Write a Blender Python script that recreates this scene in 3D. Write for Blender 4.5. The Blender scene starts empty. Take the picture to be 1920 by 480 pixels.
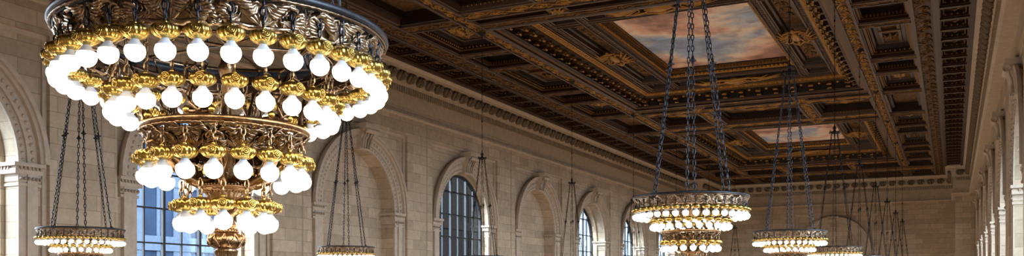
import bpy, math, random
from math import pi, sin, cos, atan2, hypot
random.seed(7)
sc = bpy.context.scene
COL = sc.collection
CAMZ = 5.7
ZC = 15.7                     # underside of the ceiling beams
XL, XR, YE, YN = -22.4, 1.82, 88.05, -9.4
PIERX_L, PIERX_R, PIERY = -21.05, 0.2, 81.8
BAY0, BAY = 12.95, 8.95

# ------------------------------------------------------------------ helpers
class MB:
    def __init__(s): s.v=[]; s.f=[]; s.m=[]; s.sm=[]
    def add(s, vs, fs, mi=0, smooth=False):
        o=len(s.v); s.v.extend(vs)
        for f in fs: s.f.append(tuple(i+o for i in f)); s.m.append(mi); s.sm.append(smooth)
    def quad(s,a,b,c,d,mi=0): s.add([a,b,c,d],[(0,1,2,3)],mi)
    def box(s,x0,x1,y0,y1,z0,z1,mi=0,T=None):
        vs=[(x,y,z) for z in (z0,z1) for y in (y0,y1) for x in (x0,x1)]
        if T: vs=[T(*p) for p in vs]
        s.add(vs,[(0,2,3,1),(4,5,7,6),(0,1,5,4),(2,6,7,3),(0,4,6,2),(1,3,7,5)],mi)
    def lathe(s,prof,n=32,mi=0,smooth=True,rad=None,c=(0,0,0),a0=0,a1=2*pi):
        full=abs(a1-a0-2*pi)<1e-6
        vs=[]; m=n if full else n+1
        for i in range(m):
            a=a0+(a1-a0)*i/n
            for j,(r,z) in enumerate(prof):
                rr=r if rad is None else rad(r,z,a,j)
                vs.append((c[0]+rr*cos(a),c[1]+rr*sin(a),c[2]+z))
        k=len(prof); fs=[]
        for i in range(n):
            i2=(i+1)%m
            for j in range(k-1): fs.append((i*k+j,i2*k+j,i2*k+j+1,i*k+j+1))
        s.add(vs,fs,mi,smooth)
    def tube(s,pts,r,n=6,mi=0,smooth=True,closed=False):
        P=[tuple(p) for p in pts]; N=len(P); vs=[]
        for i in range(N):
            a=P[(i-1)%N] if (closed or i>0) else P[i]; b=P[(i+1)%N] if (closed or i<N-1) else P[i]
            t=[b[k]-a[k] for k in range(3)]; L=math.sqrt(sum(q*q for q in t)) or 1; t=[q/L for q in t]
            up=(0,0,1) if abs(t[2])<.9 else (1,0,0)
            u=(t[1]*up[2]-t[2]*up[1],t[2]*up[0]-t[0]*up[2],t[0]*up[1]-t[1]*up[0])
            L=math.sqrt(sum(q*q for q in u)) or 1; u=[q/L for q in u]
            w=(t[1]*u[2]-t[2]*u[1],t[2]*u[0]-t[0]*u[2],t[0]*u[1]-t[1]*u[0])
            rr=r[i] if isinstance(r,(list,tuple)) else r
            for k in range(n):
                a_=2*pi*k/n; vs.append(tuple(P[i][q]+rr*(cos(a_)*u[q]+sin(a_)*w[q]) for q in range(3)))
        fs=[]
        for i in range(N if closed else N-1):
            i2=(i+1)%N
            for k in range(n): fs.append((i*n+k,i*n+(k+1)%n,i2*n+(k+1)%n,i2*n+k))
        if not closed:
            fs.append(tuple(range(n))); fs.append(tuple((N-1)*n+k for k in reversed(range(n))))
        s.add(vs,fs,mi,smooth)
    def ball(s,c,rx,ry,rz,mi=0,n=8,m=6):
        vs=[];fs=[]
        for j in range(1,m):
            b=pi*j/m
            for i in range(n):
                a=2*pi*i/n; vs.append((c[0]+rx*sin(b)*cos(a),c[1]+ry*sin(b)*sin(a),c[2]+rz*cos(b)))
        t=len(vs); vs.append((c[0],c[1],c[2]+rz)); vs.append((c[0],c[1],c[2]-rz))
        for j in range(m-2):
            for i in range(n): fs.append((j*n+i,(j+1)*n+i,(j+1)*n+(i+1)%n,j*n+(i+1)%n))
        for i in range(n):
            fs.append((t,i,(i+1)%n)); fs.append((t+1,(m-2)*n+(i+1)%n,(m-2)*n+i))
        s.add(vs,fs,mi,True)
    def build(s,name,mats,parent=None,loc=(0,0,0)):
        me=bpy.data.meshes.new(name); me.from_pydata(s.v,[],s.f)
        for m in (mats if isinstance(mats,(list,tuple)) else [mats]): me.materials.append(m)
        me.polygons.foreach_set('material_index',s.m); me.polygons.foreach_set('use_smooth',s.sm)
        me.update(); o=bpy.data.objects.new(name,me); COL.objects.link(o); o.location=loc
        if parent: o.parent=parent
        return o
def struct(o,label=None):
    o['kind']='structure'
    if label: o['label']=label
    return o
def tag(o,label,cat,group=None):
    o['label']=label; o['category']=cat
    if group: o['group']=group
    return o
def empty(name,loc,rz=0):
    o=bpy.data.objects.new(name,None); COL.objects.link(o); o.location=loc; o.rotation_euler=(0,0,rz)
    o.empty_display_size=.1; return o
def link_copy(o,parent,name=None):
    c=o.copy(); COL.objects.link(c); c.parent=parent; return c

# ------------------------------------------------------------------ materials
def newmat(name):
    m=bpy.data.materials.new(name); m.use_nodes=True; nt=m.node_tree; return m,nt,nt.nodes['Principled BSDF']
def N(nt,t,**k):
    n=nt.nodes.new(t)
    for a,b in k.items(): setattr(n,a,b)
    return n
def ramp(nt,fac,stops,interp='LINEAR'):
    r=N(nt,'ShaderNodeValToRGB'); e=r.color_ramp.elements; r.color_ramp.interpolation=interp
    while len(e)<len(stops): e.new(.5)
    for q,(p,c) in zip(e,stops): q.position=p; q.color=(*c,1)
    nt.links.new(fac,r.inputs[0]); return r
def noise(nt,vec,scale,detail=4,rough=.55,dist=0):
    n=N(nt,'ShaderNodeTexNoise'); n.inputs['Scale'].default_value=scale; n.inputs['Detail'].default_value=detail
    n.inputs['Roughness'].default_value=rough; n.inputs['Distortion'].default_value=dist
    if vec is not None: nt.links.new(vec,n.inputs['Vector'])
    return n
def bump(nt,bsdf,h,strength,dist=.02):
    b=N(nt,'ShaderNodeBump'); b.inputs['Strength'].default_value=strength; b.inputs['Distance'].default_value=dist
    nt.links.new(h,b.inputs['Height']); nt.links.new(b.outputs[0],bsdf.inputs['Normal'])
def mixc(nt,f,a,b,mode='MIX'):
    m=N(nt,'ShaderNodeMix'); m.data_type='RGBA'; m.blend_type=mode
    for s,v in ((0,f),(6,a),(7,b)):
        if isinstance(v,(int,float)): m.inputs[s].default_value=v
        elif isinstance(v,tuple): m.inputs[s].default_value=(*v,1)
        else: nt.links.new(v,m.inputs[s])
    return m.outputs[2]

def mat_stone(name,col,col2,blocks=True,rough=.75):
    m,nt,b=newmat(name); g=N(nt,'ShaderNodeNewGeometry')
    sep=N(nt,'ShaderNodeSeparateXYZ'); nt.links.new(g.outputs['Position'],sep.inputs[0])
    ad=N(nt,'ShaderNodeMath',operation='ADD'); nt.links.new(sep.outputs[0],ad.inputs[0]); nt.links.new(sep.outputs[1],ad.inputs[1])
    cb=N(nt,'ShaderNodeCombineXYZ'); nt.links.new(ad.outputs[0],cb.inputs[0]); nt.links.new(sep.outputs[2],cb.inputs[1])
    n1=noise(nt,g.outputs['Position'],.45,6,.6); n2=noise(nt,g.outputs['Position'],4,5,.65)
    base=mixc(nt,n1.outputs[0],col,col2)
    r2=ramp(nt,n2.outputs[0],[(.3,(.82,.82,.82)),(.7,(1.08,1.08,1.08))])
    base=mixc(nt,1.0,base,r2.outputs[0],'MULTIPLY')
    if blocks:
        k=N(nt,'ShaderNodeTexBrick'); nt.links.new(cb.outputs[0],k.inputs['Vector'])
        k.inputs['Scale'].default_value=1; k.inputs['Brick Width'].default_value=1.25; k.inputs['Row Height'].default_value=.44
        k.inputs['Mortar Size'].default_value=.012; k.inputs['Mortar Smooth'].default_value=.3; k.inputs['Bias'].default_value=-.1
        k.inputs['Color1'].default_value=(.80,.78,.75,1); k.inputs['Color2'].default_value=(1.12,1.10,1.08,1); k.inputs['Mortar'].default_value=(.62,.57,.52,1)
        base=mixc(nt,1.0,base,k.outputs['Color'],'MULTIPLY')
        bump(nt,b,k.outputs['Fac'],-.4,.01)
    nt.links.new(base,b.inputs['Base Color']); b.inputs['Roughness'].default_value=rough
    return m
STONE=mat_stone('ashlar_limestone',(.54,.435,.31),(.64,.53,.39))
STONE_P=mat_stone('plain_limestone',(.54,.445,.34),(.65,.55,.43),blocks=False)
STONE_D=mat_stone('darker_carved_limestone',(.36,.29,.21),(.45,.37,.28),blocks=False)  # darker tone of limestone for dentils, beads and joints
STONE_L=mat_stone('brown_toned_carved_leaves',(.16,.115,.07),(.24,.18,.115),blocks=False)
def simple(name,col,rough=.5,metal=0,bn=None):
    m,nt,b=newmat(name); b.inputs['Base Color'].default_value=(*col,1); b.inputs['Roughness'].default_value=rough; b.inputs['Metallic'].default_value=metal
    g=N(nt,'ShaderNodeTexCoord'); n=noise(nt,g.outputs['Object'],(bn or (8,.1))[0],4)
    r=ramp(nt,n.outputs[0],[(.3,tuple(c*.75 for c in col)),(.7,tuple(min(1,c*1.2) for c in col))])
    nt.links.new(r.outputs[0],b.inputs['Base Color'])
    if bn: bump(nt,b,n.outputs[0],bn[1],.01)
    return m
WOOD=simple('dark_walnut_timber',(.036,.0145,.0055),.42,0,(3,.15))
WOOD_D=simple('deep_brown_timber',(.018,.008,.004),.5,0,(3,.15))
FILLET=simple('mauve_painted_fillet',(.125,.080,.060),.5,0,(20,.2))
def mat_carved(name,wood,gold,scale,cover,metal=.75):
    m,nt,b=newmat(name); g=N(nt,'ShaderNodeTexCoord')
    n0=noise(nt,g.outputs['Object'],scale*.6,3,.5,1.2)
    v=N(nt,'ShaderNodeTexVoronoi'); v.feature='SMOOTH_F1'; v.inputs['Scale'].default_value=scale
    mx=N(nt,'ShaderNodeVectorMath',operation='ADD'); nt.links.new(g.outputs['Object'],mx.inputs[0]); nt.links.new(n0.outputs['Color'],mx.inputs[1]); nt.links.new(mx.outputs[0],v.inputs['Vector'])
    n2=noise(nt,g.outputs['Object'],scale*2.5,5,.7,.8)
    h=N(nt,'ShaderNodeMath',operation='ADD'); nt.links.new(v.outputs['Distance'],h.inputs[0]); nt.links.new(n2.outputs[0],h.inputs[1])
    lo=.55+.5*(1-cover)*.6
    r=ramp(nt,h.outputs[0],[(lo,(0,0,0)),(lo+.18,(1,1,1))])
    nt.links.new(mixc(nt,r.outputs[0],wood,gold),b.inputs['Base Color'])
    mm=N(nt,'ShaderNodeMath',operation='MULTIPLY'); nt.links.new(r.outputs[0],mm.inputs[0]); mm.inputs[1].default_value=metal
    nt.links.new(mm.outputs[0],b.inputs['Metallic']); b.inputs['Roughness'].default_value=.45
    bump(nt,b,h.outputs[0],.9,.08); return m
CARVED=mat_carved('carved_parcel_gilt_wood',(.030,.013,.006),(.26,.13,.042),5,.45)
CARVED2=mat_carved('carved_brown_wood',(.022,.011,.006),(.13,.062,.026),4,.45,.4)
GILT=simple('old_gilding',(.44,.235,.060),.42,.8,(25,.3))
GILT_D=simple('dull_gilding',(.20,.105,.034),.5,.6,(25,.3))
GOLD=simple('polished_gilt_brass',(.56,.40,.115),.30,1,None)
BRONZE=simple('antique_bronze',(.25,.17,.11),.28,1,(60,.25))
BRONZE_L=simple('lit_brown_bronze',(.46,.34,.24),.30,1,(60,.25))  # bronze lightened so its colour carries the upper gallery's lit highlights
BRONZE_W=simple('warm_bronze',(.30,.19,.105),.30,1,(60,.25))
STEEL=simple('blued_steel',(.055,.060,.074),.42,.7,(40,.1))
IRON=simple('dark_iron_chain',(.026,.024,.026),.5,.6,(40,.1))
FRAME=simple('dark_bronze_window_frame',(.022,.022,.024),.5,.3,(9,.1))
CHAINW=simple('brass_chain_metal',(.40,.28,.17),.32,1,(60,.1))

def mat_mural(name,seed):
    m,nt,b=newmat(name); g=N(nt,'ShaderNodeTexCoord'); mp=N(nt,'ShaderNodeMapping'); nt.links.new(g.outputs['Object'],mp.inputs[0])
    mp.inputs['Location'].default_value=(seed,seed*.7,0); mp.inputs['Scale'].default_value=(.85,.75,1)
    n1=noise(nt,mp.outputs[0],.24,5,.52,.4); n2=noise(nt,mp.outputs[0],1.1,6,.6,.9)
    c1=ramp(nt,n1.outputs[0],[(.38,(.36,.52,.80)),(.45,(.60,.68,.78)),(.49,(.95,.82,.74)),(.55,(.82,.56,.46)),(.61,(.46,.28,.23)),(.72,(.34,.22,.20))])
    c2=ramp(nt,n2.outputs[0],[(.34,(.80,.74,.78)),(.5,(1.15,1.1,1.06)),(.62,(1.4,1.3,1.2))])
    nt.links.new(mixc(nt,1.0,c1.outputs[0],c2.outputs[0],'MULTIPLY'),b.inputs['Base Color']); b.inputs['Roughness'].default_value=.6
    return m
MURAL=mat_mural('painted_clouds_canvas',3.1); MURAL2=mat_mural('painted_sky_canvas',11.7)

BULB_E=7.0
m,nt,b=newmat('lit_frosted_globe'); b.inputs['Base Color'].default_value=(1,.95,.85,1)
b.inputs['Emission Color'].default_value=(1,.82,.60,1); b.inputs['Emission Strength'].default_value=BULB_E
bn_=noise(nt,None,30,2); rr_=ramp(nt,bn_.outputs[0],[(0,(.25,.25,.25)),(1,(.35,.35,.35))]); nt.links.new(rr_.outputs[0],b.inputs['Roughness'])
BULB=m
m,nt,b=newmat('white_glass_neck'); nn=noise(nt,None,20,2); r=ramp(nt,nn.outputs[0],[(0,(.72,.76,.86)),(1,(.80,.83,.9))]); nt.links.new(r.outputs[0],b.inputs['Base Color']); b.inputs['Roughness'].default_value=.25
b.inputs['Emission Color'].default_value=(.85,.92,1,1); b.inputs['Emission Strength'].default_value=.12
NECK=m
m,nt,b=newmat('window_glass'); b.inputs['Base Color'].default_value=(.9,.95,1,1); b.inputs['Roughness'].default_value=.02
tr=N(nt,'ShaderNodeBsdfTransparent'); tr.inputs[0].default_value=(.88,.94,1,1); gl=N(nt,'ShaderNodeBsdfGlossy'); gl.inputs['Roughness'].default_value=.05
nn=noise(nt,None,.8,2); rr=ramp(nt,nn.outputs[0],[(0,(.80,.84,.9)),(1,(.95,.97,1))]); nt.links.new(rr.outputs[0],gl.inputs[0])
lw=N(nt,'ShaderNodeLayerWeight'); lw.inputs[0].default_value=.5; pw=N(nt,'ShaderNodeMath',operation='POWER'); nt.links.new(lw.outputs['Facing'],pw.inputs[0]); pw.inputs[1].default_value=5
fr=N(nt,'ShaderNodeMath',operation='MULTIPLY_ADD'); nt.links.new(pw.outputs[0],fr.inputs[0]); fr.inputs[1].default_value=.5; fr.inputs[2].default_value=.04; ms=N(nt,'ShaderNodeMixShader')
nt.links.new(fr.outputs[0],ms.inputs[0]); nt.links.new(tr.outputs[0],ms.inputs[1]); nt.links.new(gl.outputs[0],ms.inputs[2])
nt.links.new(ms.outputs[0],nt.nodes['Material Output'].inputs[0]); nt.nodes.remove(b); GLASS=m
FLOOR=simple('red_brown_tile_floor',(.30,.17,.10),.4,0,(2,.05))
FAC=mat_stone('outside_pale_masonry',(.075,.105,.155),(.10,.135,.19),blocks=False)
FAC_D=mat_stone('outside_grey_masonry',(.0085,.0072,.006),(.012,.0105,.009),blocks=False)
WIN_D=simple('outside_dark_glazing',(.022,.038,.072),.15,0,(1,.02))

# ------------------------------------------------------------------ room shell
def T_left(s,n,t): return (XL+n,s,t)
def T_right(s,n,t): return (XR-(n*.6 if n>0 else n),s,t)
def T_end(s,n,t): return (s,YE-n,t)
def T_near(s,n,t): return (s,YN+n,t)
SPR=9.05; R_IN=2.55; R_OUT=3.2; RECT=3.38; RTOP=12.62; SILL=4.0; PN=.20
NA=28
def arch_pts(r,s0,legs=True,low=SILL):
    p=[(s0-r,low)] if legs else []
    p+=[(s0-r*cos(pi*i/NA),SPR+r*sin(pi*i/NA)) for i in range(NA+1)]
    if legs: p.append((s0+r,low))
    return p
def arch_band(mb,T,s0,r0,r1,n0,n1,mi=0,low=SILL,legs=True):
    """solid band between radii r0<r1, from depth n0 out to n1"""
    A=arch_pts(r0,s0,legs,low); B=arch_pts(r1,s0,legs,low)
    for i in range(len(A)-1):
        a,a2,b,b2=A[i],A[i+1],B[i],B[i+1]
        mb.quad(T(a[0],n1,a[1]),T(a2[0],n1,a2[1]),T(b2[0],n1,b2[1]),T(b[0],n1,b[1]),mi)
        mb.quad(T(a[0],n0,a[1]),T(a2[0],n0,a2[1]),T(a2[0],n1,a2[1]),T(a[0],n1,a[1]),mi)
        mb.quad(T(b[0],n0,b[1]),T(b2[0],n0,b2[1]),T(b2[0],n1,b2[1]),T(b[0],n1,b[1]),mi)
def arch_fill(mb,T,s0,r,n,mi=0,low=SILL):
    A=arch_pts(r,s0,True,low); c=T(s0,n,SPR-1)
    mb.add([c]+[T(a[0],n,a[1]) for a in A],[(0,i+1,i+2) for i in range(len(A)-1)]+[(0,len(A),1)],mi)
def bay_face(mb,T,s0,half,rin,depth,open_):
    """recessed rectangular panel with an arched opening"""
    # strip faces either side
    for sg in (-1,1):
        a,b=s0+sg*RECT,s0+sg*half
        mb.box(min(a,b),max(a,b),0,PN,0,13.5,0,T)
        # narrow raised bead round the recess
    mb.box(s0-RECT,s0+RECT,0,PN,RTOP,13.5,0,T)
    mb.box(s0-RECT,s0-RECT+.13,0,.07,0,RTOP,1,T); mb.box(s0+RECT-.13,s0+RECT,0,.07,0,RTOP,1,T); mb.box(s0-RECT+.13,s0+RECT-.13,0,.07,RTOP-.13,RTOP,1,T)
    # panel plane with arched hole
    L=RECT; pts=arch_pts(rin,s0)
    def outer(p):
        dx,dz=p[0]-s0,p[1]-SPR
        if dz<=0: return (s0+math.copysign(L,dx),p[1])
        k=min(L/abs(dx) if abs(dx)>1e-6 else 1e9,(RTOP-SPR)/dz); return (s0+dx*k,SPR+dz*k)
    for a,b in zip(pts[:-1],pts[1:]):
        oa,ob=outer(a),outer(b)
        mb.quad(T(a[0],0,a[1]),T(b[0],0,b[1]),T(ob[0],0,ob[1]),T(oa[0],0,oa[1]))
        for cs in (-1,1):   # square corners
            cx=s0+cs*L
            if abs(oa[0]-cx)<1e-6 and abs(ob[1]-RTOP)<1e-6 and abs(ob[0]-cx)>1e-6 or abs(ob[0]-cx)<1e-6 and abs(oa[1]-RTOP)<1e-6 and abs(oa[0]-cx)>1e-6:
                mb.add([T(oa[0],0,oa[1]),T(ob[0],0,ob[1]),T(cx,0,RTOP)],[(0,1,2)])
    mb.quad(T(s0-L,0,0),T(s0+L,0,0),T(s0+L,0,SILL),T(s0-L,0,SILL))
    # reveal
    st=depth*.5
    for r,n0,n1 in ((rin,-st,0),(rin-.12,-depth,-st)) if open_ else ((rin,-depth,0),):
        A=arch_pts(r,s0)
        for a,b in zip(A[:-1],A[1:]): mb.quad(T(a[0],n0,a[1]),T(b[0],n0,b[1]),T(b[0],n1,b[1]),T(a[0],n1,a[1]))
        mb.quad(T(s0-r,n0,SILL),T(s0+r,n0,SILL),T(s0+r,n1,SILL),T(s0-r,n1,SILL))
    if open_:
        A=arch_pts(rin,s0);B=arch_pts(rin-.12,s0)
        for i in range(len(A)-1): mb.quad(T(A[i][0],-st,A[i][1]),T(A[i+1][0],-st,A[i+1][1]),T(B[i+1][0],-st,B[i+1][1]),T(B[i][0],-st,B[i][1]))
    else: arch_fill(mb,T,s0,rin,-depth)
    # archivolt: three stepped bands with leaf and bead rows
    arch_band(mb,T,s0,rin,rin+.22,0,.08,1)
    arch_band(mb,T,s0,rin+.22,rin+.52,0,.14,1)
    arch_band(mb,T,s0,rin+.52,R_OUT,0,.26,1,low=SPR,legs=True)
    arch_band(mb,T,s0,R_OUT-.03,R_OUT+.10,.18,.34,1,low=SPR,legs=True)
    for i in range(46):
        a=pi*(i+.5)/46; q=rin+.12; mb_ball(mb,T,s0-q*cos(a),.09,SPR+q*sin(a),.045,.045,1)
        q=rin+.37; mb_ball(mb,T,s0-q*cos(a),.15,SPR+q*sin(a),.060,.06,1)
    # imposts
    for sg in (-1,1):
        e=s0+sg*rin
        for (ov,t0,t1,nn) in ((.04,SPR-.62,SPR-.54,.13),(.03,SPR-.50,SPR-.30,.11),(.14,SPR-.30,SPR-.16,.16),(.20,SPR-.10,SPR,.22)):
            a,b=e-sg*ov,e+sg*(.62+ov*.4)
            mb.box(min(a,b),max(a,b),-depth+.02,nn,t0,t1,1,T)
        a,b=e-sg*.10,e+sg*.66
        mb.box(min(a,b),max(a,b),-depth+.02,.12,SPR-.16,SPR-.10,1,T)
        for i in range(6): 
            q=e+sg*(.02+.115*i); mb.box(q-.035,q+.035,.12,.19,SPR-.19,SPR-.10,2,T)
            mb_ball(mb,T,q,.16,SPR-.42,.05,.09,2)
        for i in range(max(2,int(depth/.13))):
            q=-depth+.08+.13*i
            if q<.1: mb.box(min(e-sg*.16,e),max(e-sg*.16,e),q-.035,q+.035,SPR-.19,SPR-.10,2,T)
    # scrolled keystone
    def kb(w0,w1,t0,t1,n0,n1,mi=1):
        vs=[T(s0-w0,n0,t0),T(s0+w0,n0,t0),T(s0+w0,0,t0),T(s0-w0,0,t0),T(s0-w1,n1,t1),T(s0+w1,n1,t1),T(s0+w1,0,t1),T(s0-w1,0,t1)]
        mb.add(vs,[(0,1,2,3),(4,5,6,7),(0,1,5,4),(1,2,6,5),(2,3,7,6),(3,0,4,7)],mi)
    kb(.30,.36,SPR+rin-.10,SPR+rin+.35,.26,.34); kb(.36,.42,SPR+rin+.35,SPR+rin+.75,.34,.58); kb(.50,.50,SPR+rin+.75,SPR+rin+.95,.70,.70)
    for q in (-.24,-.08,.08,.24):
        mb.tube([T(s0+q,.34,SPR+rin-.05),T(s0+q,.40,SPR+rin+.3),T(s0+q*1.2,.56,SPR+rin+.62),T(s0+q*1.3,.66,SPR+rin+.72)],.05,5,1)
    mb.tube([T(s0-.46,.62,SPR+rin+.66),T(s0+.46,.62,SPR+rin+.66)],.11,8,1)
def mb_ball(mb,T,s,n,t,r,h,mi):
    p=T(s,n,t); mb.ball(p,r,r,h if False else r,mi,5,4)
def window(idx,T,s0,r,n,label_T=None):
    e=empty('window_%d'%idx,T(s0,n,SILL)); struct(e); 
    mb=MB()
    # arched frame
    A=arch_pts(r-.01,s0); B=arch_pts(r-.11,s0,True,SILL+.13)
    for i in range(len(A)-1):
        a,a2,b,b2=A[i],A[i+1],B[i],B[i+1]
        for nn in (n-.05,n+.10): mb.quad(T(a[0],nn,a[1]),T(a2[0],nn,a2[1]),T(b2[0],nn,b2[1]),T(b[0],nn,b[1]))
        mb.quad(T(b[0],n-.05,b[1]),T(b2[0],n-.05,b2[1]),T(b2[0],n+.1,b2[1]),T(b[0],n+.1,b[1]))
    mb.box(s0-r,s0+r,n-.05,n+.1,SILL,SILL+.13,0,T)
    g=MB(); k=6; W=2*(r-.1)
    for i in range(1,k):
        q=s0-(r-.1)+W*i/k; hh=SPR+math.sqrt(max(0,(r-.1)**2-(q-s0)**2)); w=.05 if i in (2,4) else .025
        mb.box(q-w,q+w,n-.03,n+(.09 if i in (2,4) else .05),SILL+.1,hh,0,T)
    t=SILL+.9
    while t<SPR+r-.3:
        hw=r-.1 if t<SPR else math.sqrt((r-.1)**2-(t-SPR)**2)
        mb.box(s0-hw,s0+hw,n-.028,n+.048,t-.025,t+.025,0,T); t+=1.13
    arch_fill(g,T,s0,r-.08,n)
    o=mb.build('window_frame',FRAME,e); o.matrix_parent_inverse=e.matrix_world.inverted() if False else o.matrix_parent_inverse
    o.location=tuple(-c for c in e.location)
    o=g.build('pane',GLASS,e); o.location=tuple(-c for c in e.location)
KINDS={0:('w',1.0),1:('w',.85),2:('b',.65),3:('w',.42),4:('b',.65),5:('w',1.0),6:('w',1.0),7:('w',1.0),-1:('w',1.0)}
wi=1
mbL=MB(); 
ks=list(range(-2,8))
for k in ks:
    kind,dep=KINDS.get(k,('w',1.0)); s0=BAY0+BAY*k
    if s0-BAY/2<YN: continue
    bay_face(mbL,T_left,s0,BAY/2,R_IN,dep,kind=='w')
    if kind=='w': window(wi,T_left,s0,R_IN-.12,-dep+.06); wi+=1
y0=BAY0-BAY*1.5; y1=BAY0+BAY*7.5
mbL.box(YN,y0,0,PN,0,13.5,0,T_left); mbL.box(y1,PIERY+.2,0,PN,0,13.5,0,T_left)
mbL.quad(T_left(YN,0,13.5),T_left(YE,0,13.5),T_left(YE,0,17.1),T_left(YN,0,17.1))
# outer backing so that no light leaks above the arches
mbL.box(YN,YE,-.3,-.28,13.2,ZC+.3,0,T_left)
struct(mbL.build('wall_left',[STONE,STONE_P,STONE_D]))
mbR=MB()
for k in ks:
    s0=BAY0+BAY*k
    if s0-BAY/2<YN: continue
    bay_face(mbR,T_right,s0,BAY/2,R_IN,1.0,True); window(wi,T_right,s0,R_IN-.12,-.94); wi+=1
mbR.box(YN,y0,0,PN,0,13.5,0,T_right); mbR.box(y1,PIERY+.2,0,PN,0,13.5,0,T_right)
mbR.quad(T_right(YN,0,13.5),T_right(YE,0,13.5),T_right(YE,0,17.1),T_right(YN,0,17.1))
struct(mbR.build('wall_right',[STONE,STONE_P,STONE_D]))
# end wall: one blind arch in the middle, plain panels either side
for nm,T in (('wall_end',T_end),('wall_near',T_near)):
    mb=MB(); xc=-9.95
    bay_face(mb,T,xc,RECT+.5,2.35,.5,False)
    for a,b in ((XL,xc-RECT-.5),(xc+RECT+.5,XR)):
        mb.box(a,b,0,.04,0,13.5,0,T)
        for q in (.2,.75):
            u=a+(b-a)*q; mb.box(u,u+.45,.04,PN,0,13.5,0,T)
    mb.quad(T(XL,0,13.5),T(XR,0,13.5),T(XR,0,17.1),T(XL,0,17.1))
    struct(mb.build(nm,[STONE,STONE_P,STONE_D]))
# corner piers
for nm,a,b in (('pillar_left',XL,PIERX_L),('pillar_right',PIERX_R,XR)):
    mb=MB(); mb.box(a,b,PIERY,YE,0,ZC-.05)
    mb.box(a+.25 if nm=='pillar_left' else a+.2,b-.2,PIERY-.05,PIERY,1.0,12.7)
    struct(mb.build(nm,[STONE]))
# cornice swept round the whole room
XCR=1.5
path=[(XL,YN),(XL,PIERY),(PIERX_L,PIERY),(PIERX_L,YE),(PIERX_R,YE),(PIERX_R,PIERY),(XCR,PIERY),(XCR,YN)]
def seg_n(a,b):          # inward normal (room centre lies to the right of the path)
    d=(b[0]-a[0],b[1]-a[1]); L=hypot(*d); return (d[1]/L,-d[0]/L)
def sweep(mb,path,prof,mats):
    n=len(path); rows=[]
    for i in range(n):
        n1=seg_n(path[i-1],path[i]); n2=seg_n(path[i],path[(i+1)%n]); mx,my=n1[0]+n2[0],n1[1]+n2[1]
        k=2/(mx*mx+my*my) if mx*mx+my*my>1e-9 else 1
        rows.append([(path[i][0]+mx*k*o,path[i][1]+my*k*o,z) for o,z in prof])
    for i in range(n):
        A,B=rows[i],rows[(i+1)%n]
        for j in range(len(prof)-1): mb.quad(A[j],B[j],B[j+1],A[j+1],mats[j] if isinstance(mats,list) else mats)
def along(path,pitch,fn):
    n=len(path)
    for i in range(n):
        a,b=path[i],path[(i+1)%n]; L=hypot(b[0]-a[0],b[1]-a[1]); nn=seg_n(a,b); d=((b[0]-a[0])/L,(b[1]-a[1])/L)
        k=max(1,int(round(L/pitch)))
        for j in range(k):
            s=(j+.5)*L/k
            fn(lambda u,o,z,s=s: (a[0]+d[0]*(s+u)+nn[0]*o,a[1]+d[1]*(s+u)+nn[1]*o,z))
prof=[(-.35,13.42),(PN,13.42),(PN+.10,13.46),(PN+.10,13.54),(PN+.02,13.58),(PN+.02,13.66),(.18,13.74),(.18,13.82),(PN-.04,13.86),(PN-.04,14.36),(.16,14.40),(.16,14.48),(.14,14.49),(.14,14.80),(.22,14.80),(.24,14.88),(.24,14.93),(.28,14.94),(.34,15.38),(.56,15.38),(.58,15.50),(.64,15.54),(.72,15.62),(.75,15.66),(.75,15.74)]
mb=MB(); sweep(mb,path,prof,0)
along(path,.19,lambda F:mb.box(-.055,.055,.10,.24,14.52,14.78,1,F))
def leaf(F):
    for q,o in ((-.15,0),(.15,0)):
        mb.tube([F(q*.4,.30,14.97),F(q*1.2,.40,15.05),F(q*1.5,.50,15.18),F(q*1.0,.52,15.30),F(q*.3,.48,15.32),F(q*.2,.46,15.22)],[.05,.085,.095,.085,.075,.045],6,2)
    mb.tube([F(0,.32,14.97),F(0,.50,15.12),F(0,.55,15.33)],[.05,.10,.06],6,2)
along(path,.80,leaf)
along(path,.30,lambda F:mb.ball(F(0,.17,13.62),.07,.07,.05,1,5,4))
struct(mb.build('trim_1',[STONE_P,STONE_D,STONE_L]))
# recessed vertical joints in the frieze, one between each pair of bays
mb=MB()
for k in range(-2,8):
    for T in (T_left,T_right): mb.box(BAY0+BAY*(k+.5)+.55,BAY0+BAY*(k+.5)+.61,PN,PN+.012,5,13.42,0,T)
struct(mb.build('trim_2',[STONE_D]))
mb=MB(); mb.box(XL-1.2,XR+1.2,YN-.5,YE+.5,-.3,0); struct(mb.build('floor',[FLOOR]))

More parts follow.
